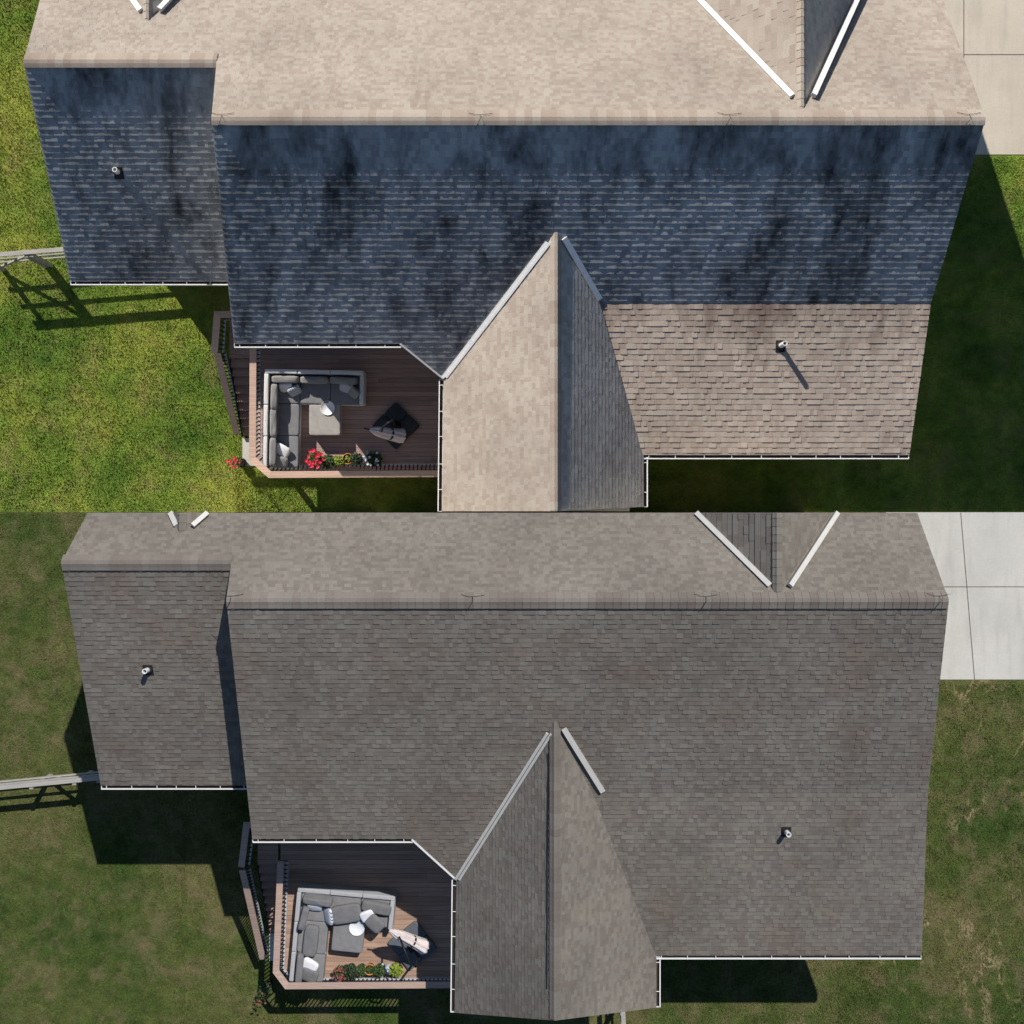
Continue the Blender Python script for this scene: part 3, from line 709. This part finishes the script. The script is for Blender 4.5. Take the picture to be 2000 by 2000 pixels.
def watering_can(px, py, zf, label, rot):
    O = P(px, py, zf); root = thing('watering_can', O, label, 'watering can'); R = Matrix.Rotation(rot, 3, 'Z')
    mb = MB(); mb.lathe(O, [(.11, 0), (.12, .02), (.115, .22), (.09, .25), (.06, .26), (.055, .24), (.001, .23)], 24); mb.build('body', M['can'], root, True)
    mb = MB(); mb.tube([O + R @ V((.1, 0, .06)), O + R @ V((.2, 0, .2)), O + R @ V((.27, 0, .3))], [.025, .02, .035], 10); mb.build('spout', M['can'], root, True)
    mb = MB(); mb.tube([O + R @ V((.07, 0, .25)), O + R @ V((.02, 0, .36)), O + R @ V((-.1, 0, .34)), O + R @ V((-.14, 0, .2)), O + R @ V((-.11, 0, .08))], .01, 6); mb.build('handle', M['can'], root, True)

COL = UP; z = 1.8
q = math.pi / 2
bk = [(.62, .28, .62, .82, .22, .42, 0, .2, 0), (1.5, .28, .6, .86, .22, .42, 0, .2, 0), (2.38, .28, .6, .84, .22, .42, -.03, .2, 0),
      (.28, .84, .62, .80, .22, .44, q, .2, 0), (.27, 1.62, .6, .88, .22, .42, q + .02, .2, 0), (.27, 2.5, .6, .88, .22, .42, q, .2, 0)]
L, R = sofa(528, 727, -.02, z, 'grey L shaped outdoor sofa in the shade beside the red flowers', M['seat'], M['backf'], bk, 1)
G = 'throw pillows on the shaded sofa'
pillow(L, R, .62, .52, .58, .42, .1, .9, 0, M['pil_w'], 'plain white pillow in the corner of the shaded sofa', G)
pillow(L, R, .88, .62, .56, .40, .5, .8, 0, M['pil_p'], 'patterned pillow leaning by the white one in the shaded sofa corner', G)
pillow(L, R, 2.45, .5, .57, .44, -.3, .8, 0, M['pil_p'], 'pale patterned pillow at the armrest end of the shaded sofa', G)
pillow(L, R, 2.66, .62, .57, .42, -.7, .7, 0, M['backf'], 'grey pillow against the armrest of the shaded sofa', G)
pillow(L, R, .52, 2.45, .55, .5, -.5, .35, 0, M['pil_w'], 'white square pillow on the far end of the shaded sofa', G)
pillow(L, R, .5, 2.78, .55, .46, -.3, .45, 0, M['backf'], 'grey pillow leaning at the shaded sofa end by the rail', G)
ottoman(639, 822, 0, z, 'square warm grey ottoman beneath a bluish tray, half in shade', M['ottoman'])
tray(640, 797, z + .44, .22, 'round bluish white tray in shade on the warm grey ottoman')
umbrella((774, 832), z, .53, M['basegrey'], (722, 839, 3.6), (788, 853, 3.0), [(770, 826, 3.2), (766, 822, 4.1)],
         'closed off white umbrella over a black diamond base in shade', math.radians(45), [(766, 822, 4.1), (758, 826, 4.15), (748, 834, 3.9), (745, 843, 3.55)])
GP = 'potted plants along the shaded deck rail'
plant(622, 898, z, 'red flowering plant, largest in the row of pots', M['pot'], .16, .3, M['leaf'], .24, 170, 1, .4, M['petal'], 30, .07, GP, pz=1.35)
plant(645, 902, z, 'bushy green plant between red flowers and lime plant', M['pot'], .16, .28, M['leaf'], .2, 240, 2, .26, None, 0, .06, GP)
plant(664, 901, z, 'lime green plant beside the orange pot in shade', M['pot'], .13, .26, M['leaf_lime'], .16, 170, 3, .24, None, 0, .06, GP)
plant(682, 897, z, 'small plant in orange terracotta pot in the shaded row', M['terracotta'], .16, .3, M['leaf_lime'], .09, 46, 4, .12, None, 0, .05, GP)
plant(699, 897, z, 'dark leafy plant between the orange pot and the watering can', M['pot'], .15, .3, M['leaf_dark'], .18, 170, 5, .3, None, 0, .07, GP)
watering_can(714, 898, z, 'pale blue watering can in shade among pots', 1.2)
plant(734, 899, z, 'dark plant ending the pot row, next to the watering can in shade', M['pot'], .16, .28, M['leaf_dark'], .22, 130, 6, .3, M['pil_w'], 10, .09, GP)
plant(476, 905, 0, 'red flowering plant growing on the grass outside the shaded deck corner', M['pot'], .15, .25, M['leaf'], .17, 50, 7, 1.2, M['petal'], 16, .06, None)
COL = LOW
bk = [(.66, .27, .6, .9, .22, .42, -.05, .2, 0), (.27, .84, .6, .72, .22, .42, q - .18, .2, 0), (2.45, .36, .56, .92, .34, .24, -.12, .1, 0),
      (1.55, .64, .54, .92, .56, .2, .25, .05, 0), (.55, 1.55, .54, .44, .95, .2, -.02, 0, 0), (.28, 2.4, .56, .9, .22, .38, q, .2, 0)]
L, R = sofa(588, 1722, -.09, z, 'grey L shaped outdoor sofa in full sun with fallen back cushions', M['seat_noon'], M['back_noon'], bk, 2, .5, 2.86, M['frame_noon'])
G = 'throw pillows on the sunlit sofa'
pillow(L, R, .58, .5, .58, .46, 0, .7, 0, M['pil_w'], 'white oval looking pillow in the sunlit sofa corner', G)
pillow(L, R, 1.02, .75, .58, .52, -1.35, .9, 0, M['pil_p'], 'striped pillow standing on the middle of the sunlit sofa', G)
pillow(L, R, 2.2, .62, .62, .44, .5, .2, 0, M['pil_w'], 'white pillow under a grey one near the sunlit armrest', G)
pillow(L, R, 2.45, .82, .66, .56, -.65, .12, 0, M['back_noon'], 'square grey pillow hanging over the sunlit seat edge', G)
pillow(L, R, .58, 2.3, .58, .52, -.45, .1, 0, M['pil_w'], 'white square pillow on the lower sunlit sofa end', G)
pillow(L, R, .6, 2.58, .58, .56, -.3, .2, 0, M['back_noon'], 'grey pillow at the lower sunlit sofa end', G)
ottoman(684, 1818, -.1, z, 'square slate ottoman with a bright white tray in sun', M['seat_noon'])
tray(697, 1812, z + .44, .235, 'round bright white tray in sun on the slate ottoman')
umbrella((806, 1845), z, .56, M['basenoon'], (760, 1817, 3.5), (832, 1851, 2.8), [(818, 1872, 2.6), (812, 1888, 3.6)],
         'closed off white umbrella over a slate base in the sun', math.radians(38), [(812, 1888, 3.6), (800, 1880, 3.9), (788, 1850, 3.9), (780, 1830, 3.5)])
GP = 'potted plants along the sunny deck rail'
plant(668, 1891, z, 'straggly plant with dusky red blossom beginning the sunny row', M['pot'], .13, .25, M['leaf'], .2, 120, 11, .25, M['petal_dim'], 26, .06, GP)
plant(687, 1888, z, 'bushy dark green plant, largest in the sunny row', M['pot'], .17, .28, M['leaf_dark'], .24, 260, 12, .32, None, 0, .06, GP)
plant(708, 1887, z, 'small green plant beside the big bushy one in sun', M['pot'], .13, .25, M['leaf'], .17, 140, 13, .24, None, 0, .06, GP)
plant(724, 1887, z, 'plant in orange pot standing in the sunny row', M['terracotta'], .16, .27, M['leaf'], .1, 60, 14, .15, None, 0, .05, GP)
plant(742, 1887, z, 'leafy green plant between orange pot and metal can in sun', M['pot'], .14, .27, M['leaf'], .18, 150, 15, .24, None, 0, .06, GP)
watering_can(759, 1889, z, 'pale metal watering can in sun among pots', 2.2)
plant(776, 1887, z, 'yellow green plant ending the sunny row in a dark wide pot', M['pot'], .19, .25, M['leaf_lime'], .2, 110, 16, .25, None, 0, .08, GP)
plant(525, 1921, 0, 'plant with dusky orange blossom on the shaded grass by the sunny deck corner', M['pot'], .15, .25, M['leaf'], .2, 110, 17, 1.0, M['petal_dim'], 6, .06, None)

# ------------------------------------------------------------------ fences
def fence(a, b, posts, hgt, label, nr=3, brace=None, rails_h=None):
    a, b = V(a), V(b); root = thing('rail_fence', (a + b) / 2, label, 'fence'); d = (b - a)
    for i in range(nr):
        z = hgt - .1 - i * (hgt - .25) / nr; mb = MB(); o = V((0, .0, z))
        mb.bar(a + o, b + o, .04, .10, .3 + .2 * i); mb.build('rail', M['fence'], root)
    mb = MB(); mb.bar(a + V((0, 0, hgt + .002)), b + V((0, 0, hgt + .002)), .135, .035, .6); mb.build('cap_rail', M['fence'], root)
    for t in posts:
        p = a + d * t; mb = MB(); mb.bar(V((p.x, p.y - .09, 0)), V((p.x, p.y - .09, hgt - .02)), .12, .12, .4, up=(0, 1, 0)); mb.build('post', M['fence'], root)
    if brace:
        p, q_ = a + d * brace[0], a + d * brace[1]
        mb = MB(); mb.bar(V((p.x, p.y - .05, .2)), V((q_.x, q_.y - .05, hgt - .15)), .05, .1); mb.build('brace', M['fence'], root)
COL = UP
hf = 1.45
A = P(-60, 502, hf); B_ = P(306, 472, hf); A.z = B_.z = 0
fence(A, B_, (.063, .302, .33), hf, 'weathered rail fence beside the streaked roof, casting long shadows', 3, (.063, .302))
COL = LOW
A = P(-80, 1546, hf); B_ = P(200, 1519, hf); A.z = B_.z = 0
fence(A, B_, (.1, .5, .8, .97), hf, 'weathered rail fence beside the clean roof, with short shadows', 3, (.5, .8))
A = P(1216, 1960, hf); B_ = P(1236, 2330, hf); A.z = B_.z = 0
fence(A, B_, (.085, .5, .95), hf, 'pale rail fence coming out from under the cross gable', 3)
